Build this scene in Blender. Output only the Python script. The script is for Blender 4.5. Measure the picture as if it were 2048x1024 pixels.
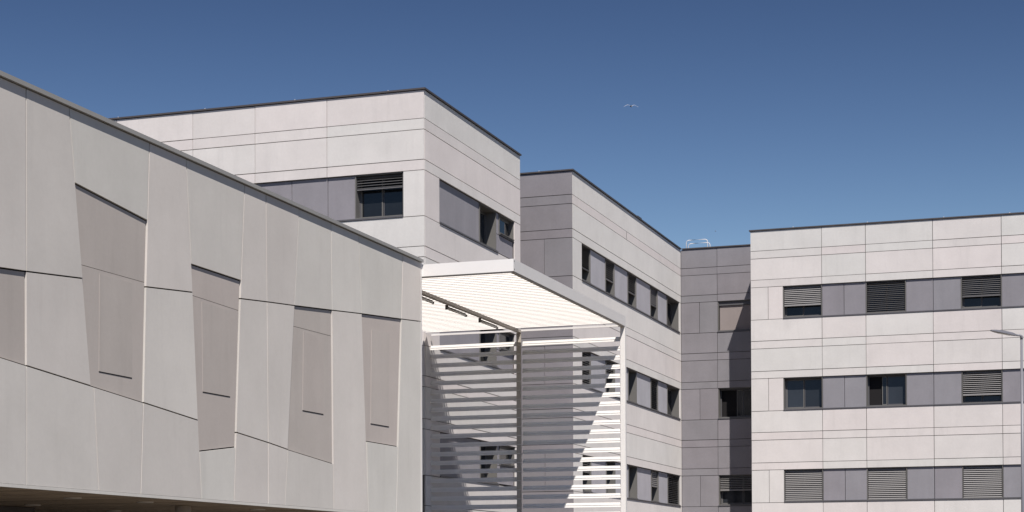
import bpy, math, random
from mathutils import Matrix, Vector

# ---------------------------------------------------------------- scene, camera, sky, sun
scene = bpy.context.scene
for o in list(bpy.data.objects):
    bpy.data.objects.remove(o)
random.seed(7)
COL = scene.collection

cam_data = bpy.data.cameras.new("camera")
cam_data.sensor_width = 36.0
cam_data.lens = 62.52
cam_data.shift_y = 0.28122
cam_data.clip_start = 0.1
cam_data.clip_end = 20000.0
cam = bpy.data.objects.new("camera", cam_data)
COL.objects.link(cam)
YAW, PITCH, ROLL = 0.3288, 0.0161, -0.0036
fw = Vector((-math.sin(YAW) * math.cos(PITCH), math.cos(YAW) * math.cos(PITCH), math.sin(PITCH)))
rt = Vector((math.cos(YAW), math.sin(YAW), 0.0))
up = rt.cross(fw)
rt, up = rt * math.cos(ROLL) + up * math.sin(ROLL), up * math.cos(ROLL) - rt * math.sin(ROLL)
m = Matrix((rt, up, -fw)).transposed().to_4x4()
m.translation = (0.0, 0.0, 2.5)
cam.matrix_world = m
scene.camera = cam

SUN_EL, SUN_AZ = math.radians(51.8), math.radians(153.1)   # azimuth clockwise from +Y
world = bpy.data.worlds.new("World")
scene.world = world
world.use_nodes = True
wn = world.node_tree
sky = wn.nodes.new("ShaderNodeTexSky")
sky.sky_type = 'NISHITA'
sky.sun_disc = False
sky.sun_elevation = SUN_EL
sky.sun_rotation = SUN_AZ
sky.air_density = 1.0
sky.dust_density = 0.0
sky.ozone_density = 7.0
gam = wn.nodes.new("ShaderNodeGamma")          # deeper, polarised-looking blue, the same over the whole sky
gam.inputs["Gamma"].default_value = 2.4
bal = wn.nodes.new("ShaderNodeVectorMath")
bal.operation = 'MULTIPLY'
bal.inputs[1].default_value = (0.53, 0.210, 0.0935)
cap = wn.nodes.new("ShaderNodeVectorMath")     # the horizon stays the pale blue seen just above the roofs
cap.operation = 'MINIMUM'
cap.inputs[1].default_value = (2.4, 4.25, 7.2)
wn.links.new(sky.outputs[0], cap.inputs[0])
wn.links.new(cap.outputs[0], gam.inputs["Color"])
wn.links.new(gam.outputs[0], bal.inputs[0])
wn.links.new(bal.outputs[0], wn.nodes["Background"].inputs[0])
wn.nodes["Background"].inputs[1].default_value = 0.056

sun_data = bpy.data.lights.new("sun", 'SUN')
sun_data.energy = 5.0
sun_data.angle = math.radians(0.5)
sun_data.color = (1.0, 0.938, 0.88)
sun = bpy.data.objects.new("sun", sun_data)
COL.objects.link(sun)
to_sun = Vector((math.sin(SUN_AZ) * math.cos(SUN_EL), math.cos(SUN_AZ) * math.cos(SUN_EL), math.sin(SUN_EL)))
sun.rotation_euler = to_sun.to_track_quat('Z', 'Y').to_euler()
sun.location = to_sun * 200.0

scene.view_settings.view_transform = 'Standard'
scene.view_settings.look = 'None'
scene.view_settings.gamma = 1.0
scene.view_settings.use_curve_mapping = False
scene.view_settings.exposure = 0.1

# ---------------------------------------------------------------- materials
MATS = {}


def material(name, color, rough=0.6, metallic=0.0, mottle=0.0, mottle_scale=1.0, streak=0.0,
             tint=0.0, warm=0.0, bump=0.0, spec=0.3, speck=0.0, diff=0.0, drip=0.0):
    """Procedural paint / cement / metal. mottle: cloudy patches, streak: vertical run marks,
    tint: piece-to-piece lightness change, warm: piece-to-piece hue change."""
    mt = bpy.data.materials.new(name)
    mt.use_nodes = True
    nt = mt.node_tree
    N, Lk = nt.nodes, nt.links
    bsdf = N["Principled BSDF"]
    bsdf.inputs["Roughness"].default_value = rough
    bsdf.inputs["Metallic"].default_value = metallic
    bsdf.inputs["Diffuse Roughness"].default_value = diff
    bsdf.inputs["Specular IOR Level"].default_value = spec
    geo = N.new("ShaderNodeNewGeometry")
    info = N.new("ShaderNodeObjectInfo")
    rgb = N.new("ShaderNodeRGB")
    rgb.outputs[0].default_value = (*color, 1.0)
    cur = rgb.outputs[0]

    def mul(fac_socket, lo, hi):
        nonlocal cur
        mr = N.new("ShaderNodeMapRange")
        mr.inputs["From Min"].default_value = 0.3 if fac_socket.node.type != 'OBJECT_INFO' else 0.0
        mr.inputs["From Max"].default_value = 0.7 if fac_socket.node.type != 'OBJECT_INFO' else 1.0
        mr.inputs["To Min"].default_value = lo
        mr.inputs["To Max"].default_value = hi
        Lk.new(fac_socket, mr.inputs["Value"])
        vm = N.new("ShaderNodeVectorMath")
        vm.operation = 'SCALE'
        Lk.new(cur, vm.inputs[0])
        Lk.new(mr.outputs[0], vm.inputs["Scale"])
        cur = vm.outputs[0]

    # every piece samples the noise at its own offset, so neighbouring pieces do not continue each other
    off = N.new("ShaderNodeVectorMath")
    off.operation = 'MULTIPLY_ADD'
    comb = N.new("ShaderNodeCombineXYZ")
    for i in range(3):
        Lk.new(info.outputs["Random"], comb.inputs[i])
    Lk.new(comb.outputs[0], off.inputs[0])
    off.inputs[1].default_value = (57.0, 91.0, 33.0)
    Lk.new(geo.outputs["Position"], off.inputs[2])
    pos = off.outputs[0]
    if mottle:
        n1 = N.new("ShaderNodeTexNoise")
        n1.inputs["Scale"].default_value = mottle_scale
        n1.inputs["Detail"].default_value = 6.0
        n1.inputs["Roughness"].default_value = 0.62
        Lk.new(pos, n1.inputs["Vector"])
        mul(n1.outputs["Fac"], 1.0 - mottle, 1.0 + mottle)
    if streak:
        mp = N.new("ShaderNodeMapping")
        mp.inputs["Scale"].default_value = (1.6, 1.6, 0.22)
        Lk.new(pos, mp.inputs["Vector"])
        n2 = N.new("ShaderNodeTexNoise")
        n2.inputs["Scale"].default_value = 1.3
        n2.inputs["Detail"].default_value = 4.0
        Lk.new(mp.outputs[0], n2.inputs["Vector"])
        mul(n2.outputs["Fac"], 1.0 - streak, 1.0 + streak)
    if drip:
        # sparse run marks left by rain, each piece with its own
        md = N.new("ShaderNodeMapping")
        md.inputs["Scale"].default_value = (3.2, 3.2, 0.3)
        Lk.new(pos, md.inputs["Vector"])
        nd = N.new("ShaderNodeTexNoise")
        nd.inputs["Scale"].default_value = 1.0
        nd.inputs["Detail"].default_value = 5.0
        nd.inputs["Roughness"].default_value = 0.65
        Lk.new(md.outputs[0], nd.inputs["Vector"])
        mr = N.new("ShaderNodeMapRange")
        mr.inputs["From Min"].default_value = 0.55
        mr.inputs["From Max"].default_value = 0.75
        mr.inputs["To Min"].default_value = 1.0
        mr.inputs["To Max"].default_value = 1.0 - drip
        Lk.new(nd.outputs["Fac"], mr.inputs["Value"])
        vd = N.new("ShaderNodeVectorMath")
        vd.operation = 'SCALE'
        Lk.new(cur, vd.inputs[0])
        Lk.new(mr.outputs[0], vd.inputs["Scale"])
        cur = vd.outputs[0]
    if speck:
        n3 = N.new("ShaderNodeTexNoise")
        n3.inputs["Scale"].default_value = 14.0
        n3.inputs["Detail"].default_value = 3.0
        Lk.new(pos, n3.inputs["Vector"])
        mul(n3.outputs["Fac"], 1.0 - speck, 1.0 + speck)
    if tint:
        mul(info.outputs["Random"], 1.0 - tint, 1.0 + tint)
    if warm:
        mth = N.new("ShaderNodeMath")
        mth.operation = 'MULTIPLY'
        mth.inputs[1].default_value = 17.31
        Lk.new(info.outputs["Random"], mth.inputs[0])
        fr = N.new("ShaderNodeMath")
        fr.operation = 'FRACT'
        Lk.new(mth.outputs[0], fr.inputs[0])
        mx = N.new("ShaderNodeMix")
        mx.data_type = 'RGBA'
        mx.inputs["A"].default_value = (1.0 + warm, 1.0 - warm * 0.25, 1.0 - warm * 0.2, 1)
        mx.inputs["B"].default_value = (1.0 - warm, 1.0 + warm * 0.35, 1.0 - warm * 0.1, 1)
        Lk.new(fr.outputs[0], mx.inputs["Factor"])
        vm = N.new("ShaderNodeVectorMath")
        vm.operation = 'MULTIPLY'
        Lk.new(cur, vm.inputs[0])
        Lk.new(mx.outputs["Result"], vm.inputs[1])
        cur = vm.outputs[0]
    Lk.new(cur, bsdf.inputs["Base Color"])
    if bump:
        nb = N.new("ShaderNodeTexNoise")
        nb.inputs["Scale"].default_value = 9.0
        nb.inputs["Detail"].default_value = 5.0
        Lk.new(pos, nb.inputs["Vector"])
        bp = N.new("ShaderNodeBump")
        bp.inputs["Strength"].default_value = bump
        bp.inputs["Distance"].default_value = 0.02
        Lk.new(nb.outputs["Fac"], bp.inputs["Height"])
        Lk.new(bp.outputs[0], bsdf.inputs["Normal"])
    MATS[name] = mt
    return mt


material("white_cement", (0.66, 0.634, 0.618), 0.8, mottle=0.05, mottle_scale=0.8, streak=0.012, tint=0.028, warm=0.02, speck=0.018, bump=0.04, spec=0.15, diff=0.36, drip=0.06)
material("dark_cement", (0.258, 0.246, 0.264), 0.75, mottle=0.07, mottle_scale=0.9, streak=0.03, tint=0.035, warm=0.015, speck=0.025, spec=0.2, diff=0.42, drip=0.05)
material("spandrel_cement", (0.272, 0.263, 0.286), 0.6, mottle=0.06, mottle_scale=1.0, streak=0.05, tint=0.035, warm=0.012, speck=0.02, spec=0.3, diff=0.42, drip=0.05)
material("spandrel_light", (0.385, 0.38, 0.41), 0.55, mottle=0.06, mottle_scale=1.0, streak=0.05, tint=0.03, warm=0.01, speck=0.02, spec=0.3, diff=0.42, drip=0.04)
material("grey_cement", (0.612, 0.588, 0.553), 0.75, mottle=0.055, mottle_scale=0.55, streak=0.012, tint=0.045, warm=0.014, speck=0.014, bump=0.03, spec=0.15, diff=0.42, drip=0.05)
material("taupe_cement", (0.485, 0.443, 0.412), 0.78, mottle=0.05, mottle_scale=0.6, streak=0.02, tint=0.02, warm=0.008, speck=0.014, spec=0.15, diff=0.42, drip=0.05)
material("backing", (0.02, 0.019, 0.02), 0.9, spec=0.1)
material("joint_grey", (0.16, 0.145, 0.14), 0.9, spec=0.1)
material("coping_metal", (0.075, 0.067, 0.068), 0.5, mottle=0.1, spec=0.3)
material("grey_metal", (0.34, 0.335, 0.32), 0.55, mottle=0.05, spec=0.3)
material("reveal_metal", (0.145, 0.141, 0.134), 0.6, mottle=0.06, spec=0.25)
material("frame_metal", (0.10, 0.098, 0.105), 0.45, mottle=0.05, spec=0.35)
material("light_frame", (0.42, 0.41, 0.42), 0.4, spec=0.45)
material("glass", (0.02, 0.023, 0.028), 0.05, spec=0.38, bump=0.05, tint=0.6, mottle=0.3, mottle_scale=0.5)
material("blind_pale", (0.27, 0.262, 0.258), 0.5, tint=0.05, spec=0.35)
material("blind_dark", (0.15, 0.147, 0.15), 0.5, tint=0.08, spec=0.35)
material("screen_brown", (0.27, 0.235, 0.225), 0.75, mottle=0.05, streak=0.06)
material("white_paint", (0.80, 0.78, 0.755), 0.45, mottle=0.02, tint=0.01, spec=0.3)
material("slat_paint", (0.75, 0.735, 0.71), 0.5, mottle=0.03, tint=0.03, spec=0.3)
material("shade_brown", (0.45, 0.41, 0.355), 0.5, mottle=0.08, spec=0.35)  # shade and warm ground bounce under the canopy are put into this brown
material("rail_metal", (0.60, 0.60, 0.62), 0.35, spec=0.5)
material("soffit_board", (0.58, 0.50, 0.41), 0.6, mottle=0.2, mottle_scale=2.0, tint=0.18, spec=0.3)
material("lamp_grey", (0.20, 0.20, 0.225), 0.4, mottle=0.05, spec=0.5)
material("feather_white", (0.38, 0.39, 0.42), 0.8, mottle=0.05)
material("feather_dark", (0.05, 0.05, 0.055), 0.8, mottle=0.1)
material("tube_plastic", (0.72, 0.71, 0.68), 0.35, spec=0.5)
material("fixture_dark", (0.07, 0.062, 0.058), 0.5, spec=0.4)
material("paving", (0.13, 0.11, 0.088), 0.9, mottle=0.18, mottle_scale=0.4, speck=0.08, spec=0.1)

# ---------------------------------------------------------------- geometry helpers
CUBE_F = [(0, 3, 2, 1), (4, 5, 6, 7), (0, 1, 5, 4), (1, 2, 6, 5), (2, 3, 7, 6), (3, 0, 4, 7)]


class MB:
    """Collects shapes for one mesh object."""

    def __init__(self):
        self.v, self.f = [], []

    def add(self, verts, faces):
        b = len(self.v)
        self.v += [tuple(p) for p in verts]
        self.f += [tuple(i + b for i in fc) for fc in faces]
        return self

    def box(self, x0, x1, y0, y1, z0, z1):
        return self.add([(x0, y0, z0), (x1, y0, z0), (x1, y1, z0), (x0, y1, z0),
                         (x0, y0, z1), (x1, y0, z1), (x1, y1, z1), (x0, y1, z1)], CUBE_F)

    def prism(self, prof, frm, to):
        """profile points mapped by frm / to (functions) at both ends"""
        n = len(prof)
        vs = [frm(p) for p in prof] + [to(p) for p in prof]
        fs = [tuple(range(n - 1, -1, -1)), tuple(range(n, 2 * n))]
        fs += [(i, (i + 1) % n, n + (i + 1) % n, n + i) for i in range(n)]
        return self.add(vs, fs)

    def tube(self, path, radii, seg=10, cap=True):
        path = [Vector(p) for p in path]
        if not hasattr(radii, "__len__"):
            radii = [radii] * len(path)
        rings = []
        ref = None
        for i, p in enumerate(path):
            a = path[max(0, i - 1)]
            b = path[min(len(path) - 1, i + 1)]
            t = (b - a).normalized()
            if ref is None:
                ref = Vector((0, 0, 1)) if abs(t.z) < 0.9 else Vector((1, 0, 0))
            u = t.cross(ref).normalized()
            w = t.cross(u).normalized()
            ref = -w if False else ref
            rings.append([p + (u * math.cos(k * 2 * math.pi / seg) + w * math.sin(k * 2 * math.pi / seg)) * radii[i]
                          for k in range(seg)])
        vs = [q for r in rings for q in r]
        fs = []
        for i in range(len(rings) - 1):
            for k in range(seg):
                a, b = i * seg + k, i * seg + (k + 1) % seg
                fs.append((a, b, b + seg, a + seg))
        if cap:
            fs.append(tuple(range(seg - 1, -1, -1)))
            e = (len(rings) - 1) * seg
            fs.append(tuple(range(e, e + seg)))
        return self.add(vs, fs)

    def build(self, name, mat, parent=None, smooth=False, origin=None):
        me = bpy.data.meshes.new(name)
        if origin is None:
            xs = [p[0] for p in self.v]; ys = [p[1] for p in self.v]; zs = [p[2] for p in self.v]
            origin = ((min(xs) + max(xs)) / 2, (min(ys) + max(ys)) / 2, min(zs))
        ox, oy, oz = origin
        me.from_pydata([(x - ox, y - oy, z - oz) for x, y, z in self.v], [], self.f)
        me.materials.append(MATS[mat])
        if smooth:
            for p in me.polygons:
                p.use_smooth = True
        me.update()
        ob = bpy.data.objects.new(name, me)
        COL.objects.link(ob)
        place(ob, origin, parent)
        return ob


WORLD_POS = {}


def place(ob, origin, parent):
    o = Vector(origin)
    WORLD_POS[ob.name] = o
    if parent is not None:
        ob.parent = parent
        ob.location = o - WORLD_POS[parent.name]
    else:
        ob.location = o


def thing(name, label, cat, loc, group=None):
    e = bpy.data.objects.new(name, None)
    e.empty_display_size = 0.5
    COL.objects.link(e)
    place(e, loc, None)
    e["label"] = label
    e["category"] = cat
    if group:
        e["group"] = group
    return e


BOXCACHE = {}


def box_piece(name, x0, x1, y0, y1, z0, z1, mat, parent):
    """one box-shaped piece; alike pieces share their mesh"""
    key = (name, mat, round(x1 - x0, 3), round(y1 - y0, 3), round(z1 - z0, 3))
    org = ((x0 + x1) / 2, (y0 + y1) / 2, z0)
    me = BOXCACHE.get(key)
    if me is None:
        ob = MB().box(x0, x1, y0, y1, z0, z1).build(name, mat, parent, origin=org)
        BOXCACHE[key] = ob.data
        return ob
    ob = bpy.data.objects.new(name, me)
    COL.objects.link(ob)
    place(ob, org, parent)
    return ob


# ---------------------------------------------------------------- the ground
g = MB().add([(-4000, -4000, 0), (4000, -4000, 0), (4000, 6000, 0), (-4000, 6000, 0)], [(0, 1, 2, 3)]).build(
    "ground", "paving", origin=(0, 0, 0))
g["kind"] = "structure"
g["label"] = "pale paved ground around the buildings"

# ---------------------------------------------------------------- facade builder
ROOF, J1, J2, J3, W1, S1, K1, K2, K3 = 17.466, 16.531, 16.192, 15.257, 14.932, 13.509, 12.576, 12.240, 11.252
GAP = 0.022
STOREY = 4.0


def levels(zmin=0.0):
    """rows of panels from the coping down: (kind, top, bottom, storey)"""
    rows = [('panel', ROOF - 0.06, J1, 0), ('panel', J1, J2, 0), ('panel', J2, J3, 0), ('panel', J3, W1, 0)]
    for i in range(4):
        d = STOREY * i
        rows.append(('window', W1 - d, S1 - d, i))
        if i < 3:
            rows += [('panel', S1 - d, K1 - d, i), ('panel', K1 - d, K2 - d, i), ('panel', K2 - d, K3 - d, i),
                     ('panel', K3 - d, W1 - STOREY - d, i)]
        else:
            rows.append(('panel', S1 - d, 0.0, i))
    return [r for r in rows if r[2] >= zmin - 1e-6]


class Face:
    """a facade: axis 'A' looks to -Y in the plane y=c, axis 'B' looks to +X in the plane x=c"""

    def __init__(self, axis, c):
        self.axis, self.c = axis, c

    def ext(self, a0, a1, d0, d1, z0, z1):
        if self.axis == 'A':
            return (a0, a1, self.c + d0, self.c + d1, z0, z1)
        return (self.c - d1, self.c - d0, a0, a1, z0, z1)

    def pt(self, a, d, z):
        return (a, self.c + d, z) if self.axis == 'A' else (self.c - d, a, z)

    def piece(self, name, a0, a1, d0, d1, z0, z1, mat, parent):
        return box_piece(name, *self.ext(a0, a1, d0, d1, z0, z1), mat, parent)


def panel(face, a0, a1, z0, z1, mat, parent, d0=0.0, d1=0.045, name="cladding_panel"):
    h = GAP / 2
    jig = random.uniform(-0.0025, 0.0025)          # no two panels sit perfectly flush
    r = [random.uniform(-0.0025, 0.0025) for _ in range(4)]
    face.piece(name, a0 + h + r[0], a1 - h + r[1], d0 + jig, d1, z0 + h + r[2], z1 - h + r[3], mat, parent)


def window(face, a0, a1, z0, z1, parent, blind=0.0, look="pale", tilt=55, sash="pair", deep=0.34, opened=False):
    """window > frame, pane, blind: a metal-lined opening with sliding panes and an outside blind"""
    t = 0.03
    mb = MB()
    for e in ((a0, a0 + t, 0.05, deep + 0.1, z0, z1), (a1 - t, a1, 0.05, deep + 0.1, z0, z1),
              (a0 + t, a1 - t, 0.05, deep + 0.1, z1 - t, z1), (a0 + t, a1 - t, 0.0, deep + 0.1, z0, z0 + t)):
        mb.box(*face.ext(*e))
    w = mb.build("window", "reveal_metal", parent)
    b0, b1, c0, c1 = a0 + t, a1 - t, z0 + t, z1 - t
    fr = MB()
    f = 0.05
    d = deep
    fr.box(*face.ext(b0, b0 + f, d, d + 0.07, c0, c1)).box(*face.ext(b1 - f, b1, d, d + 0.07, c0, c1))
    fr.box(*face.ext(b0 + f, b1 - f, d, d + 0.07, c0, c0 + f)).box(*face.ext(b0 + f, b1 - f, d, d + 0.07, c1 - f, c1))
    mid = (b0 + b1) / 2
    fr.build("frame", "frame_metal", w)
    # sashes with their panes
    spans = [(b0 + f, mid - 0.008), (mid + 0.008, b1 - f)] if sash == "pair" else [(b0 + f, b1 - f)]
    for k, (p0, p1) in enumerate(spans):
        if opened and k == 0:
            face.piece("dark_room_sheet", b0, p1, d + 0.09, d + 0.1, c0, c1, "backing", w)  # black sheet stands in for the darkness of the unlit room
            p0, p1 = p0 + (p1 - p0) * 0.72, p1
        s = MB()
        sd = d + 0.012 + 0.018 * k
        sw = 0.032
        s.box(*face.ext(p0, p0 + sw, sd, sd + 0.03, c0 + f, c1 - f)).box(*face.ext(p1 - sw, p1, sd, sd + 0.03, c0 + f, c1 - f))
        s.box(*face.ext(p0 + sw, p1 - sw, sd, sd + 0.03, c0 + f, c0 + f + sw)).box(*face.ext(p0 + sw, p1 - sw, sd, sd + 0.03, c1 - f - sw, c1 - f))
        s.build("sash", "reveal_metal" if k == 0 else "frame_metal", w)
        if p1 - p0 > 2 * sw + 0.05:
            face.piece("pane", p0 + sw, p1 - sw, sd + 0.012, sd + 0.02, c0 + f + sw, c1 - f - sw, "glass", w)
    if blind > 0.0:
        H = (c1 - c0)
        bl = MB()
        head = 0.02
        pitch = 0.082
        z = c1 - head - 0.03
        zend = max(c1 - H * blind, c0 + 0.02)
        n = 0
        wd, th = 0.080, 0.006
        while z > zend:
            tt = math.radians(tilt + random.uniform(-2.5, 2.5))
            dy, dz = math.cos(tt) * wd / 2, math.sin(tt) * wd / 2
            ny, nz = -math.sin(tt) * th / 2, math.cos(tt) * th / 2
            dc = 0.125
            # lower edge outwards: the slat sheds towards the street
            prof = [(dc - dy + ny, z - dz + nz), (dc + dy + ny, z + dz + nz), (dc + dy - ny, z + dz - nz), (dc - dy - ny, z - dz - nz)]
            bl.prism(prof, lambda p: face.pt(b0 + 0.015, p[0], p[1]), lambda p: face.pt(b1 - 0.015, p[0], p[1]))
            z -= pitch
            n += 1
        bl.box(*face.ext(b0 + 0.012, b1 - 0.012, 0.10, 0.15, z + 0.02, z + 0.07))
        bl.build("blind", "blind_" + look, w)
    return w


def screen_window(face, a0, a1, z0, z1, parent):
    """window closed by a flat brown fabric screen"""
    w = window(face, a0, a1, z0, z1, parent, sash="pair", deep=0.3)
    face.piece("screen", a0 + 0.06, a1 - 0.06, 0.17, 0.18, z0 + 0.05, z1 - 0.2, "screen_brown", w)
    mb = MB().box(*face.ext(a0 + 0.035, a1 - 0.035, 0.1, 0.24, z1 - 0.19, z1 - 0.035))
    mb.build("screen_box", "frame_metal", w)
    return w


def facade(parent, face, a0, a1, joints, mat, row_fn, zmin=0.0, start=0.0, span="spandrel_cement"):
    """clads one side of a building; row_fn(storey) lists the pieces of a window row"""
    cuts = [a0 + start] + list(joints) + [a1]
    for kind, zt, zb, st in levels(zmin):
        if kind == 'panel':
            for p0, p1 in zip(cuts[:-1], cuts[1:]):
                panel(face, p0, p1, zb, zt, mat, parent)
        else:
            for it in row_fn(st):
                what, p0, p1 = it[0], it[1], it[2]
                kw = it[3] if len(it) > 3 else {}
                if what == 'flush':
                    panel(face, p0, p1, zb, zt, mat, parent)
                elif what == 'panel':
                    panel(face, p0, p1, zb + 0.05, zt, span, parent, 0.08, 0.5, "spandrel_panel")
                elif what == 'window':
                    window(face, p0, p1, zb + 0.05, zt, parent, **kw)
                elif what == 'screen':
                    screen_window(face, p0, p1, zb + 0.05, zt, parent)
                elif what == 'sill':
                    face.piece("sill", p0, p1, -0.03, 0.42, zb + 0.0, zb + 0.048, "frame_metal", parent)
                elif what == 'half':        # dark panel with a small window above it
                    zm = kw["zm"]
                    q0 = kw["q0"]
                    panel(face, p0, p1, zb + 0.05, zm - 0.05, span, parent, 0.08, 0.5, "spandrel_panel")
                    panel(face, p0, q0, zm - 0.05, zt, span, parent, 0.08, 0.5, "spandrel_panel")
                    face.piece("sill", q0, p1, 0.03, 0.42, zm - 0.048, zm, "frame_metal", parent)
                    window(face, q0, p1, zm, zt, parent, sash="single", deep=0.17)


def wall_bands(mb, face, a0, a1, deep=0.5):
    """structural wall behind the cladding: bands between the window rows"""
    zs = [(W1 + 0.001, ROOF - 0.08)] + [(W1 - 4 * (i + 1) + 0.001, S1 - 4 * i - 0.004) for i in range(3)] + [(0.0, S1 - 12.004)]
    for z0, z1 in zs:
        mb.box(*face.ext(a0, a1, 0.05, deep, z0, z1))


def coping(name, parent, boxes):
    mb = MB()
    for b in boxes:
        mb.box(*b)
    return mb.build(name, "coping_metal", parent)


def clips(parent, pts):
    for x, y in pts:
        mb = MB().box(x - 0.03, x + 0.03, y - 0.03, y + 0.03, ROOF + 0.002, ROOF + 0.03)
        mb.tube([(x, y, ROOF + 0.03), (x, y, ROOF + 0.06)], 0.015, 6)
        mb.build("conductor_clip", "rail_metal", parent)


# ---------------------------------------------------------------- building 1: white block on the left
C1X, C1Y, C1F = -20.156, 50.835, 60.13
b1 = thing("clinic_block", "tall white-panelled block with dark window band rising behind the sloping grey wall", "building", (-28.0, 55.5, 0.0))
fa, fb = Face('A', C1Y), Face('B', C1X)
core = MB()
core.box(-40.0, C1X - 0.5, C1Y + 0.5, C1F - 0.05, 0.0, ROOF - 0.08)
wall_bands(core, fa, -40.0, C1X - 0.05)
core.box(C1X - 0.5, C1X - 0.05, C1Y + 0.5, C1F, W1 + 0.001, ROOF - 0.08)
for i in range(3):
    core.box(C1X - 0.5, C1X - 0.05, C1Y + 0.5, C1F, W1 - 4 * (i + 1) + 0.001, S1 - 4 * i - 0.004)
core.box(C1X - 0.5, C1X - 0.05, C1Y + 0.5, C1F, 0.0, S1 - 12.004)
for i in range(4):     # solid corner pier and end pier of every window row
    core.box(C1X - 0.68, C1X - 0.05, C1Y + 0.05, C1Y + 1.25, S1 - 4 * i - 0.003, W1 - 4 * i)
    core.box(C1X - 0.5, C1X - 0.05, 59.52, C1F, S1 - 4 * i - 0.003, W1 - 4 * i)
core.build("wall", "joint_grey", b1)
facade(b1, fa, -40.0, C1X, [-36.8, -33.9, -31.0, -28.186, -25.953, -23.443], "white_cement",
       lambda s: [('panel', -29.6, -28.15), ('panel', -28.15, -25.95), ('panel', -25.95, -24.695), ('panel', -24.695, -23.446),
                  ('panel', -23.446, -22.503), ('window', -22.503, -20.867, dict(blind=0.33, look="dark", tilt=25)),
                  ('flush', -20.867, C1X), ('sill', -40.0, -20.86)],
       zmin=5.4)
facade(b1, fb, C1Y, C1F, [], "white_cement",
       lambda s: [('flush', C1Y + 0.047, 52.117), ('panel', 52.117, 55.994), ('window', 55.994, 57.66, dict(sash="single", deep=0.42)),
                  ('half', 57.66, 59.497, dict(zm=14.25 - 4 * s, q0=57.99)), ('flush', 59.497, C1F), ('sill', 52.117, 57.66)],
       start=0.047)
coping("coping", b1, [(-40.05, C1X + 0.05, C1Y - 0.05, C1Y + 0.3, ROOF - 0.052, ROOF),
                      (C1X - 0.3, C1X + 0.05, C1Y + 0.3, C1F + 0.02, ROOF - 0.052, ROOF)])
clips(b1, [(-31.0, C1Y + 0.1), (-27.8, C1Y + 0.1), (-24.6, C1Y + 0.1), (-21.4, C1Y + 0.1), (C1X - 0.1, 53.2)])

# ---------------------------------------------------------------- building 2: dark end wall, white long side
C2X, C2Y, DY = -19.073, 62.97, 80.246
b2 = thing("ward_block", "middle block with dark purple-grey end wall and white long side", "building", (-26.0, 71.0, 0.0))
fa, fb = Face('A', C2Y), Face('B', C2X)
core = MB()
core.box(-34.0, C2X - 0.5, C2Y + 0.05, 96.0, 0.0, ROOF - 0.08)
core.box(C2X - 0.5, C2X - 0.05, C2Y + 0.05, DY + 0.5, W1 + 0.001, ROOF - 0.08)
for i in range(3):
    core.box(C2X - 0.5, C2X - 0.05, C2Y + 0.05, DY + 0.5, W1 - 4 * (i + 1) + 0.001, S1 - 4 * i - 0.004)
core.box(C2X - 0.5, C2X - 0.05, C2Y + 0.05, DY + 0.5, 0.0, S1 - 12.004)
for i in range(4):
    core.box(C2X - 0.5, C2X - 0.05, C2Y + 0.05, 64.15, S1 - 4 * i - 0.003, W1 - 4 * i)
    core.box(C2X - 0.5, C2X - 0.05, 79.95, DY + 0.5, S1 - 4 * i - 0.003, W1 - 4 * i)
core.build("wall", "joint_grey", b2)
facade(b2, fa, -24.6, C2X, [], "dark_cement",
       lambda s: [('flush', -24.6, -22.4), ('flush', -22.4, -20.175), ('flush', -20.175, C2X)])
STATE2 = {0: [dict(blind=.62, look="dark", tilt=35), dict(blind=.6, look="pale", tilt=38), dict(blind=.6, look="pale", tilt=36),
              dict(blind=.55, look="dark", tilt=72), dict()],
          1: [dict(blind=.97, look="pale", tilt=30), dict(blind=.4, look="dark", tilt=40), dict(), dict(blind=.98, look="pale", tilt=18), dict()],
          2: [dict(blind=.45, look="pale", tilt=30), dict(), dict(), dict(blind=.5, look="pale", tilt=62), dict(blind=.98, look="dark", tilt=20)],
          3: [dict(), dict(), dict(blind=.4, look="pale"), dict(), dict()]}


def row2(s):
    st = STATE2[s]
    e = [64.174, 65.52, 67.66, 68.97, 71.045, 72.39, 74.8, 76.05, 77.78, 79.929]
    r = [('flush', C2Y + 0.047, 64.174)]
    for k in range(5):
        wd = e[2 * k + 1]
        kw = dict(st[k]); kw["sash"] = "single"; kw["deep"] = 0.36
        r.append(('window', e[2 * k], wd, kw))
        if k < 4:
            r.append(('panel', wd, e[2 * k + 2]))
    r += [('flush', 79.929, DY - 0.01), ('sill', 64.174, 79.93)]
    return r


facade(b2, fb, C2Y, DY - 0.01, [], "white_cement", row2, start=0.047, span="spandrel_light")
# upright joint in the narrow strip below the parapet
face_strip = MB().box(C2X + 0.0006, C2X + 0.004, 70.636, 70.662, J2 + 0.01, J1 - 0.01)
face_strip.build("joint_strip", "backing", b2)
coping("coping", b2, [(-34.05, C2X + 0.05, C2Y - 0.05, C2Y + 0.3, ROOF - 0.052, ROOF),
                      (C2X - 0.3, C2X + 0.05, C2Y + 0.3, DY - 0.06, ROOF - 0.052, ROOF)])
clips(b2, [(-20.4, C2Y + 0.1), (C2X - 0.1, 66.3)])

# ---------------------------------------------------------------- link building: dark recess
RX, RY = -15.167, 76.945
b3 = thing("link_block", "recessed dark grey link building between the two white blocks", "building", (-17.1, 88.0, 0.0))
fa = Face('A', DY)
core = MB()
core.box(C2X + 0.01, RX + 0.5, DY + 0.5, 96.0, 0.0, ROOF - 0.08)
wall_bands(core, fa, C2X + 0.01, RX + 0.02)
core.build("wall", "joint_grey", b3)
STATE3 = {1: dict(opened=True), 2: dict(blind=.52, look="pale", tilt=28), 3: dict()}


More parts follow.
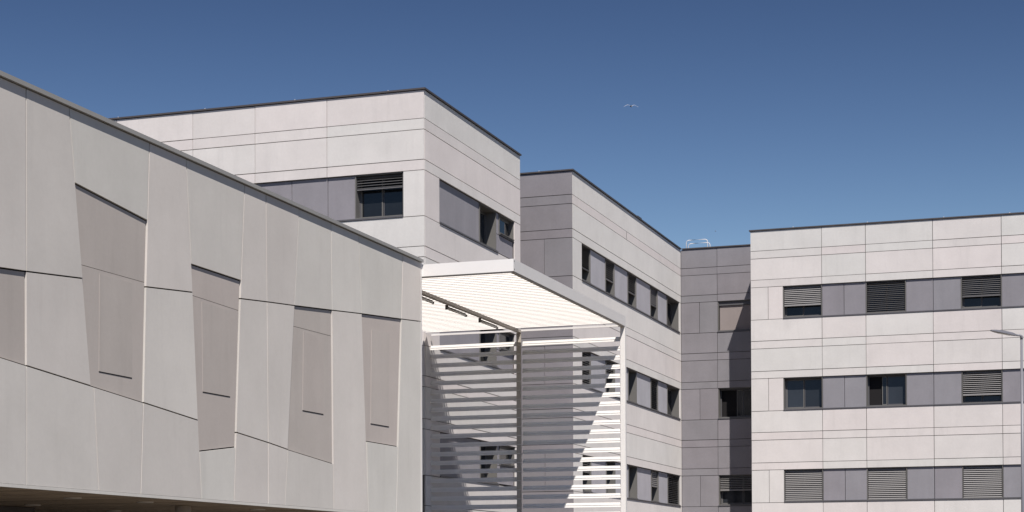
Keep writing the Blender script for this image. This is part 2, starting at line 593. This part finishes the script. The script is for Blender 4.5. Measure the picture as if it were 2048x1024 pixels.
def row3(s):
    r = [('flush', C2X, -18.204), ('flush', -18.204, -17.34)]
    if s == 0:
        r.append(('screen', -17.34, -15.2))
    else:
        r.append(('window', -17.34, -15.2, STATE3[s]))
    r.append(('sill', -17.36, -15.19))
    return r


facade(b3, fa, C2X, RX, [-17.372], "dark_cement", row3)
coping("coping", b3, [(C2X + 0.06, RX - 0.06, DY - 0.05, DY + 0.3, ROOF - 0.052, ROOF)])

# ---------------------------------------------------------------- building 4: long white block on the right
b4 = thing("treatment_block", "long white-panelled block on the right with three rows of shuttered windows", "building", (-6.0, 86.0, 0.0))
fa = Face('A', RY)
core = MB()
core.box(RX + 0.02, 9.5, RY + 0.5, 96.0, 0.0, ROOF - 0.08)
wall_bands(core, fa, RX + 0.02, 9.5)
for i in range(4):
    core.box(RX + 0.02, -13.78, RY + 0.05, RY + 0.5, S1 - 4 * i - 0.003, W1 - 4 * i)
core.build("wall", "joint_grey", b4)
STATE4 = {0: [dict(blind=.62, look="pale", tilt=50), dict(blind=.98, look="dark", tilt=22), dict(blind=.62, look="dark", tilt=30), dict(blind=.5)],
          1: [dict(), dict(opened=True), dict(blind=.74, look="pale", tilt=33), dict()],
          2: [dict(blind=.98, look="pale", tilt=48), dict(blind=.98, look="pale", tilt=48), dict(blind=.98, look="pale", tilt=48), dict()],
          3: [dict(), dict(blind=.5), dict(), dict()]}


def row4(s):
    st = STATE4[s]
    return [('flush', RX, -14.396), ('flush', -14.396, -13.745), ('window', -13.745, -12.057, st[0]),
            ('panel', -12.057, -11.116), ('panel', -11.116, -10.179), ('window', -10.179, -8.494, st[1]),
            ('panel', -8.494, -7.357), ('panel', -7.357, -6.204), ('window', -6.204, -4.549, st[2]),
            ('panel', -4.549, -3.6), ('panel', -3.6, -2.66), ('window', -2.66, -0.97, st[3]), ('panel', -0.97, 0.16),
            ('panel', 0.16, 3.0), ('panel', 3.0, 6.2), ('panel', 6.2, 9.5), ('sill', -13.745, 9.5)]


facade(b4, fa, RX, 9.5, [-12.057, -10.179, -7.357, -4.545, -2.66, 0.16, 3.0, 6.2], "white_cement", row4)
# plain cladding of the short return towards the recess
MB().box(RX, RX + 0.018, RY + 0.047, DY - 0.002, 0.0, ROOF - 0.07).build("return_panel", "white_cement", b4)
coping("coping", b4, [(RX - 0.05, 9.55, RY - 0.05, RY + 0.3, ROOF - 0.052, ROOF), (RX - 0.05, RX + 0.3, RY + 0.3, 96.0, ROOF - 0.052, ROOF)])
clips(b4, [(-13.3, RY + 0.1), (-10.1, RY + 0.1), (-6.9, RY + 0.1), (-4.2, RY + 0.1)])

# ---------------------------------------------------------------- foreground building with the faceted grey wall
XW = -16.3
YE = 40.87
ZT, ZB = 10.19, 3.90
FACE=[
 ('panel',[(21.873,10.190),(24.042,10.190),(24.056,7.288),(21.881,7.122)]),
 ('dusky',[(21.881,7.122),(24.056,7.288),(24.062,5.798),(21.884,5.963)]),
 ('panel',[(21.884,5.963),(24.062,5.798),(24.064,3.900),(21.889,3.900)]),
 ('panel',[(24.042,10.190),(25.260,10.190),(25.672,7.428),(24.056,7.288)]),
 ('panel',[(24.056,7.288),(25.672,7.428),(25.927,5.659),(24.062,5.798)]),
 ('panel',[(24.062,5.798),(25.927,5.659),(26.016,5.653),(26.172,3.900),(24.064,3.900)]),
 ('panel',[(25.260,10.190),(27.830,10.190),(27.760,8.786),(25.443,8.976)]),
 ('dark',[(25.443,8.976),(27.760,8.786),(27.706,7.667),(25.642,7.651)]),
 ('dark',[(25.642,7.665),(27.706,7.681),(27.618,5.531),(25.927,5.659)]),
 ('panel',[(26.016,5.653),(27.618,5.531),(27.527,3.900),(26.172,3.900)]),
 ('panel',[(27.830,10.190),(29.147,10.190),(29.388,7.747),(27.703,7.596)]),
 ('panel',[(27.703,7.596),(29.388,7.747),(29.586,5.375),(27.618,5.531)]),
 ('panel',[(27.618,5.531),(29.586,5.375),(29.729,3.900),(27.527,3.900)]),
 ('panel',[(29.147,10.190),(31.482,10.190),(31.319,8.266),(29.336,8.267)]),
 ('dark',[(29.336,8.267),(31.319,8.266),(31.273,7.661),(29.401,7.691)]),
 ('dark',[(29.401,7.705),(31.273,7.675),(31.089,4.971),(29.644,4.797)]),
 ('panel',[(29.644,4.797),(31.089,4.971),(31.016,3.900),(29.729,3.900)]),
 ('panel',[(31.482,10.190),(32.409,10.190),(32.447,8.008),(31.297,7.908)]),
 ('panel',[(31.297,7.908),(32.447,8.008),(32.494,5.155),(31.115,5.262)]),
 ('panel',[(31.115,5.262),(32.494,5.155),(32.492,3.900),(31.016,3.900)]),
 ('panel',[(32.409,10.190),(33.954,10.190),(33.718,8.112),(32.447,8.008)]),
 ('panel',[(32.447,8.008),(33.718,8.112),(33.387,5.071),(32.494,5.155)]),
 ('panel',[(32.494,5.155),(33.387,5.071),(33.243,3.900),(32.492,3.900)]),
 ('panel',[(33.954,10.190),(35.562,10.190),(35.606,8.276),(33.718,8.112)]),
 ('dark',[(33.718,8.112),(35.606,8.276),(35.619,7.702),(33.669,7.673)]),
 ('dark',[(33.669,7.687),(35.619,7.716),(35.658,4.903),(33.387,5.071)]),
 ('panel',[(33.387,5.071),(35.658,4.903),(35.666,3.900),(33.243,3.900)]),
 ('panel',[(35.562,10.190),(37.057,10.190),(37.225,8.421),(35.606,8.276)]),
 ('panel',[(35.606,8.276),(37.225,8.421),(37.576,3.900),(35.666,3.900)]),
 ('panel',[(37.057,10.190),(39.699,10.190),(39.594,8.616),(37.225,8.421)]),
 ('dark',[(37.225,8.421),(39.594,8.616),(39.353,5.527),(37.491,5.527)]),
 ('panel',[(37.491,5.527),(39.353,5.527),(39.234,3.900),(37.576,3.900)]),
 ('panel',[(39.699,10.190),(40.853,10.190),(40.849,8.723),(39.594,8.616)]),
 ('panel',[(39.594,8.616),(40.849,8.723),(40.823,3.900),(39.234,3.900)]),
]
HATCH=[
 [(26.229,7.598),(27.273,7.596),(27.274,5.938),(26.209,5.939)],
 [(29.784,7.632),(30.901,7.616),(30.904,5.945),(29.818,5.937)],
 [(34.200,7.627),(35.229,7.639),(35.193,5.961),(34.156,5.957)],
 [(37.833,8.125),(38.908,8.203),(38.857,5.971),(37.776,5.961)],
]

f0 = thing("entrance_building", "foreground building with faceted pale grey panelled wall and taupe insets", "building", (-21.0, 24.0, 0.0))
body = MB()
body.box(-30.0, XW - 0.05, -8.0, YE - 0.06, ZB + 0.12, ZT - 0.05)
body.build("wall", "backing", f0)


def inset(poly, g):
    """shrink a convex polygon (y, z), any winding, by g"""
    n = len(poly)
    area = sum(poly[i][0] * poly[(i + 1) % n][1] - poly[(i + 1) % n][0] * poly[i][1] for i in range(n))
    if area < 0:
        poly = poly[::-1]
    lines = []
    for i in range(n):
        (x0, y0), (x1, y1) = poly[i], poly[(i + 1) % n]
        dx, dy = x1 - x0, y1 - y0
        l = math.hypot(dx, dy)
        nx, ny = -dy / l, dx / l
        lines.append((x0 + nx * g, y0 + ny * g, dx / l, dy / l))
    out = []
    for i in range(n):
        ax, ay, adx, ady = lines[i - 1]
        bx, by, bdx, bdy = lines[i]
        det = adx * bdy - ady * bdx
        if abs(det) < 0.03:
            out.append((bx, by))
            continue
        t = ((bx - ax) * bdy - (by - ay) * bdx) / det
        out.append((ax + adx * t, ay + ady * t))
    return out


def slab(name, poly, x0, x1, mat, parent, g=0.012, smooth=False):
    p = inset(poly, g) if g else poly
    return MB().prism(p, lambda q: (x0, q[0], q[1]), lambda q: (x1, q[0], q[1])).build(name, mat, parent)


KM = {'panel': 'grey_cement', 'dark': 'taupe_cement', 'dusky': 'taupe_cement'}
for kind, poly in FACE:
    off = random.uniform(-0.003, 0.003) - (0.03 if kind != 'panel' else 0.0)
    slab("inset_panel" if kind != 'panel' else "wall_panel", poly, XW - 0.045, XW + off, KM[kind], f0)
# the wall runs on towards the viewer, out of the picture
edges = [21.873, 19.6, 17.4, 15.0, 12.4, 9.8, 7.0, 4.0, 1.0, -2.0, -5.0, -8.0]
for y1, y0 in zip(edges[:-1], edges[1:]):
    j1, j2 = random.uniform(6.8, 7.6), random.uniform(5.4, 6.1)
    slab("wall_panel", [(y0, ZT), (y1, ZT), (y1, j1), (y0, j1)], XW - 0.045, XW, "grey_cement", f0)
    slab("wall_panel", [(y0, j1), (y1, j1), (y1, j2), (y0, j2)], XW - 0.045, XW, "grey_cement", f0)
    slab("wall_panel", [(y0, j2), (y1, j2), (y1, ZB), (y0, ZB)], XW - 0.045, XW, "grey_cement", f0)
for poly in HATCH:
    slab("hatch", poly, XW - 0.04, XW - 0.0225, "taupe_cement", f0, g=0.0)
    (ya, _), (yb, _), (yc, zc), (yd, zd) = poly
    slab("hatch_shadow", [(yd, zd - 0.004), (yc, zc - 0.004), (yc, zc - 0.017), (yd, zd - 0.017)], XW - 0.04, XW - 0.0235, "backing", f0, g=0.0)  # dark strip painted in for the shadow line under the hatch
MB().box(-30.05, XW + 0.06, -8.05, YE + 0.03, ZT + 0.002, ZT + 0.075).box(-29.9, XW - 0.3, -7.9, YE - 0.3, ZT - 0.05, ZT - 0.02).build("coping", "grey_metal", f0)
MB().box(XW - 0.045, XW + 0.004, -8.0, YE - 0.06, ZB - 0.045, ZB + 0.008).build("drip_edge", "grey_cement", f0)
MB().box(-30.0, XW - 0.055, YE - 0.055, YE - 0.01, ZB, ZT - 0.001).build("end_panel", "grey_cement", f0)
MB().box(XW - 0.05, XW + 0.0, YE - 0.012, YE + 0.055, ZB - 0.04, ZT).build("corner_trim", "white_paint", f0)
# boarded soffit
k = 0
y = 8.0
while y < YE - 0.2:
    box_piece("soffit_board", -29.0, XW - 0.05, y, y + 0.135, ZB - 0.03 + random.uniform(-0.004, 0.004), ZB + 0.02, "soffit_board", f0)
    y += 0.155
for x, yy in ((-17.685, 27.52), (-20.16, 29.97), (-17.43, 29.59), (-17.3, 33.98), (-19.6, 25.5), (-20.5, 33.5)):
    MB().tube([(x, yy, ZB - 0.055), (x, yy, ZB - 0.032)], 0.16, 16).build("downlight", "tube_plastic", f0, smooth=False)
MB().box(-21.3, -21.0, 22.0, 31.3, 0.0, ZB - 0.04).build("lobby_wall", "coping_metal", f0)
for yy in (22.1, 23.4, 24.7, 26.05, 27.35, 28.65, 29.95):
    box_piece("lobby_pane", -20.998, -20.985, yy, yy + 1.22, 0.1, ZB - 0.2, "glass", f0)
MB().box(-29.0, -24.0, -8.0, 40.5, 0.0, ZB - 0.04).build("back_wall", "coping_metal", f0)
for x, yy in ((-17.75, 31.6), (-17.75, 24.0), (-17.75, 16.0), (-17.75, 39.0)):
    MB().tube([(x, yy, 0.0), (x, yy, ZB - 0.04)], 0.16, 20).build("column", "grey_cement", f0, smooth=True)

# ---------------------------------------------------------------- louvred entrance canopy
cn = thing("entrance_canopy", "white louvred canopy with slatted screen wall beside the grey wall", "canopy", (-17.0, 46.0, 0.0))
XR, XM, XL = -13.9, -17.25, -20.09
YF, YB = 40.93, 51.27
ZC0, ZC1 = 9.85, 10.15
MB().box(XL, XR, YF, YF + 0.09, ZC0, ZC1).box(XL, XR, YF + 0.09, YF + 0.16, ZC0, ZC0 + 0.012).build("front_beam", "white_paint", cn)
MB().box(XR - 0.09, XR, YF + 0.093, YB + 0.06, ZC0 + 0.001, ZC1 - 0.001).box(XR - 0.16, XR - 0.09, YF + 0.17, YB, ZC0 + 0.001, ZC0 + 0.013).build("side_beam", "white_paint", cn)
for z in (ZC0 + 0.05, ZC1 - 0.05):
    MB().tube([(XR - 0.002, YF + 0.045, z), (XR + 0.012, YF + 0.045, z)], 0.012, 8).build("bolt", "fixture_dark", cn)
MB().box(XM - 0.02, XM + 0.10, YF + 0.17, YB - 0.06, ZC0 - 0.055, ZC0 + 0.03).build("middle_beam", "shade_brown", cn)
MB().box(XL, XR - 0.03, YF + 0.02, YF + 0.085, ZC0 - 0.03, ZC0 - 0.001).build("underside_shade", "shade_brown", cn)  # brown strip added to stand for the front beam's shaded underside
MB().box(XR - 0.085, XR - 0.02, YF + 0.09, YB - 0.002, ZC0 - 0.03, ZC0 - 0.0).build("underside_shade", "shade_brown", cn)  # the same painted underside shade along the side beam
MB().box(XL, XR - 0.1, YB - 0.05, YB + 0.01, ZC0 - 0.01, ZC0 + 0.045).build("back_rail", "white_paint", cn)
# roof blades: lean back so the sun and the viewer meet the same face
L, TILT, TH = 0.221, math.radians(50), 0.006
ys = []
y = YF + 0.24
while y < 50.80:
    ys.append(y)
    y += 0.25
blade_mesh = {}
for x0, x1 in ((XL + 0.02, XM + 0.035), (XM + 0.045, XR - 0.095)):
    for y in ys:
        key = (round(x0, 2),)
        c, s_ = math.cos(TILT), math.sin(TILT)
        if key not in blade_mesh:
            prof = [(0, 0), (L * c, L * s_), (L * c - TH * s_, L * s_ + TH * c), (-TH * s_, TH * c)]
            mb = MB().prism(prof, lambda p: (x0, y + p[0], ZC0 + 0.012 + p[1]), lambda p: (x1, y + p[0], ZC0 + 0.012 + p[1]))
            ob = mb.build("roof_blade", "white_paint", cn, origin=((x0 + x1) / 2, y, ZC0))
            blade_mesh[key] = ob.data
        else:
            ob = bpy.data.objects.new("roof_blade", blade_mesh[key])
            COL.objects.link(ob)
            place(ob, ((x0 + x1) / 2, y, ZC0), cn)
# posts
MB().box(XR - 0.15, XR, YB + 0.0, YB + 0.13, 0.0, ZC0 - 0.001).build("post", "white_paint", cn)
MB().box(XM - 0.05, XM + 0.09, YB - 0.09, YB - 0.03, 0.0, ZC0 - 0.058).box(XM + 0.0, XM + 0.04, YB - 0.03, YB + 0.1, 0.0, ZC0 - 0.058).build("post", "shade_brown", cn)
# screen slats: flat blade with a small drip lip at the foot
prof = [(0.0, -0.069), (0.012, -0.071), (0.064, 0.066), (0.052, 0.069), (0.029, 0.008), (0.012, 0.004), (0.008, -0.008), (0.021, -0.012)]
slat_mesh = {}
z = 9.478
while z > 0.3:
    for x0, x1 in ((XL - 0.062, XM - 0.062), (XM + 0.102, XR - 0.155)):
        key = round(x0, 2)
        org = ((x0 + x1) / 2, YB + 0.02, z)
        if key not in slat_mesh:
            ob = MB().prism(prof, lambda p: (x0, YB + 0.02 + p[0], z + p[1]), lambda p: (x1, YB + 0.02 + p[0], z + p[1])).build("screen_slat", "slat_paint", cn, origin=org)
            slat_mesh[key] = ob.data
        else:
            ob = bpy.data.objects.new("screen_slat", slat_mesh[key])
            COL.objects.link(ob)
            place(ob, (org[0], org[1], z + random.uniform(-0.003, 0.003)), cn)
    for xb in (XM - 0.055, ):
        box_piece("slat_bracket", xb, xb + 0.15, YB - 0.104, YB - 0.091, z - 0.064, z - 0.05, "white_paint", cn)
    z -= 0.2755

# linear lamps under the middle beam
for i, (ya, yb, wh) in enumerate(((42.7, 44.24, "nearest the grey wall"), (45.25, 46.79, "in the middle"), (47.91, 49.43, "nearest the slatted screen"))):
    t = thing("linear_lamp", "slim tube lamp under the canopy beam, the one " + wh, "lamp", (XM - 0.06, (ya + yb) / 2, ZC0 - 0.16), "tube lamps under the canopy")
    lx, lz = XM - 0.06, ZC0 - 0.125
    MB().tube([(lx, ya + 0.1, lz), (lx, yb - 0.03, lz)], 0.03, 12).build("tube", "tube_plastic", t, smooth=True)
    MB().tube([(lx, yb - 0.03, lz), (lx, yb + 0.03, lz)], 0.036, 12).build("end_cap", "fixture_dark", t)
    MB().box(lx - 0.03, lx + 0.03, ya, ya + 0.08, lz - 0.035, ZC0 - 0.04).build("bracket", "fixture_dark", t)
    MB().box(lx - 0.012, lx + 0.012, ya + 0.12, yb - 0.03, lz + 0.034, lz + 0.055).build("tray", "fixture_dark", t)

# ---------------------------------------------------------------- roof fittings
rl = thing("roof_ladder_rail", "pair of bent white tube hoops standing on the dark link roof", "rail", (-18.9, 83.0, ROOF - 0.08))
for y, x0, x1, h in ((83.0, -19.45, -18.42, 18.36), (82.4, -19.206, -18.167, 18.08)):
    r = 0.12
    pts = [(x0, y, ROOF - 0.08), (x0, y, h - r), (x0 + 0.035, y, h - 0.035), (x0 + r, y, h), (x1 - r, y, h), (x1 - 0.035, y, h - 0.035), (x1, y, h - r), (x1, y, ROOF - 0.08)]
    MB().tube(pts, 0.021, 10).build("hoop", "rail_metal", rl, smooth=True)
for x in (-19.37, -18.33):
    MB().tube([(x, 82.4, ROOF + 0.35), (x, 83.0, ROOF + 0.35)], 0.02, 8).build("cross_bar", "rail_metal", rl, smooth=True)
rv = thing("roof_vent", "small dark vent box on the parapet of the middle block", "vent", (-19.2, 73.1, ROOF))
MB().box(-19.36, -19.1, 72.75, 73.25, ROOF + 0.001, ROOF + 0.1).build("housing", "coping_metal", rv)
MB().box(-19.3, -19.16, 73.2, 73.5, ROOF + 0.02, ROOF + 0.065).tube([(-19.22, 72.95, ROOF + 0.1), (-19.22, 72.95, ROOF + 0.16)], 0.05, 10).build("outlet", "fixture_dark", rv)

# ---------------------------------------------------------------- street lamp at the right edge
sl = thing("street_lamp", "slender grey street lamp with flat angled head at the right edge", "street lamp", (-2.845, 58.165, 0.0))
px, py = -2.845, 58.165
MB().tube([(px, py, 0.03), (px, py, 4.0), (px, py, 9.86)], [0.075, 0.055, 0.036], 16).build("pole", "lamp_grey", sl, smooth=True)
MB().box(px - 0.16, px + 0.16, py - 0.16, py + 0.16, 0.0, 0.03).build("base_plate", "lamp_grey", sl)
MB().tube([(px, py, 9.80), (px, py, 9.895), (px - 0.05, py - 0.016, 9.925), (px - 0.22, py - 0.07, 9.94)], [0.045, 0.043, 0.036, 0.03], 12).build("arm", "lamp_grey", sl, smooth=True)
hd = MB()
d = Vector((-0.937, -0.32, 0.19)).normalized()
n = Vector((0.32, -0.937, 0.0)).normalized()
u = d.cross(n)
if u.z < 0:
    u = -u
o = Vector((px - 0.17, py - 0.055, 9.935))
secs = [(0.0, 0.05, 0.03, 0.03), (0.12, 0.10, 0.055, 0.03), (0.38, 0.135, 0.06, 0.03), (0.65, 0.13, 0.04, 0.025), (0.80, 0.07, 0.016, 0.014)]
vs, fs = [], []
for s_, w_, hu, hl in secs:
    b = o + d * s_
    for q in ((-w_, -hl), (w_, -hl), (w_, hu * 0.5), (w_ * 0.6, hu), (-w_ * 0.6, hu), (-w_, hu * 0.5)):
        vs.append(b + n * q[0] + u * q[1])
for i in range(len(secs) - 1):
    for k in range(6):
        a, b_ = i * 6 + k, i * 6 + (k + 1) % 6
        fs.append((a, b_, b_ + 6, a + 6))
fs += [tuple(range(5, -1, -1)), tuple(range((len(secs) - 1) * 6, len(secs) * 6))]
hd.add(vs, fs).build("lamp_head", "lamp_grey", sl)
q = o + d * 0.36 - u * 0.034
MB().add([q + d * a + n * b + u * c for c in (-0.008, 0.0) for a, b in ((-0.2, -0.09), (0.2, -0.09), (0.2, 0.09), (-0.2, 0.09))], CUBE_F).build("lens", "tube_plastic", sl)


# ---------------------------------------------------------------- gulls
def gull(label, loc, scale, heading):
    t = thing("gull", label, "bird", loc, "gulls in the sky")
    R = Matrix.Rotation(heading, 4, 'Z') @ Matrix.Rotation(math.radians(20), 4, 'X')

    def T(p):
        return Vector(loc) + R @ (Vector(p) * scale)
    prof = [(-0.26, 0.012, 0.0), (-0.2, 0.05, 0.0), (-0.08, 0.075, -0.005), (0.05, 0.075, -0.008), (0.15, 0.05, 0.005), (0.21, 0.042, 0.018), (0.25, 0.03, 0.018), (0.29, 0.006, 0.008)]
    bm = MB()
    bm.tube([T((0, y, z)) for y, r, z in prof], [r * scale for y, r, z in prof], 10)
    bm.build("body", "feather_dark", t, smooth=True)
    for s in (-1, 1):
        # arm up to the wrist, then the hand drooping to the tip
        st = [(0.03, 0.10, -0.10, 0.02), (0.16, 0.12, -0.10, 0.085), (0.30, 0.13, -0.07, 0.115), (0.44, 0.09, -0.06, 0.075), (0.58, 0.03, -0.05, -0.005), (0.68, -0.05, -0.07, -0.075 if s < 0 else -0.03)]
        vs, fs = [], []
        for x, yf, yb, z in st:
            for yy, zz in ((yf, z), ((yf + yb) / 2, z + 0.014), (yb, z - 0.004), ((yf + yb) / 2, z - 0.004)):
                vs.append(T((s * x, yy, zz)))
        for i in range(len(st) - 1):
            for k in range(4):
                a, b = i * 4 + k, i * 4 + (k + 1) % 4
                fs.append((a, b, b + 4, a + 4))
        fs += [(3, 2, 1, 0), tuple(range((len(st) - 1) * 4, len(st) * 4))]
        MB().add(vs, fs).build("wing", "feather_white", t)
    MB().add([T(p) for p in ((-0.03, -0.22, 0.008), (0.03, -0.22, 0.008), (0.075, -0.36, 0.004), (-0.075, -0.36, 0.004),
                             (-0.03, -0.22, 0.016), (0.03, -0.22, 0.016), (0.075, -0.36, 0.01), (-0.075, -0.36, 0.01))], CUBE_F).build("tail", "feather_white", t)
    return t


gull("gull gliding with drooped wings in the open blue sky", (-38.61, 144.67, 41.8), 0.92, math.radians(28))
gull("tiny far bird, a speck just above the roof hoops", (-98.0, 451.0, 90.6), 0.7, math.radians(110))
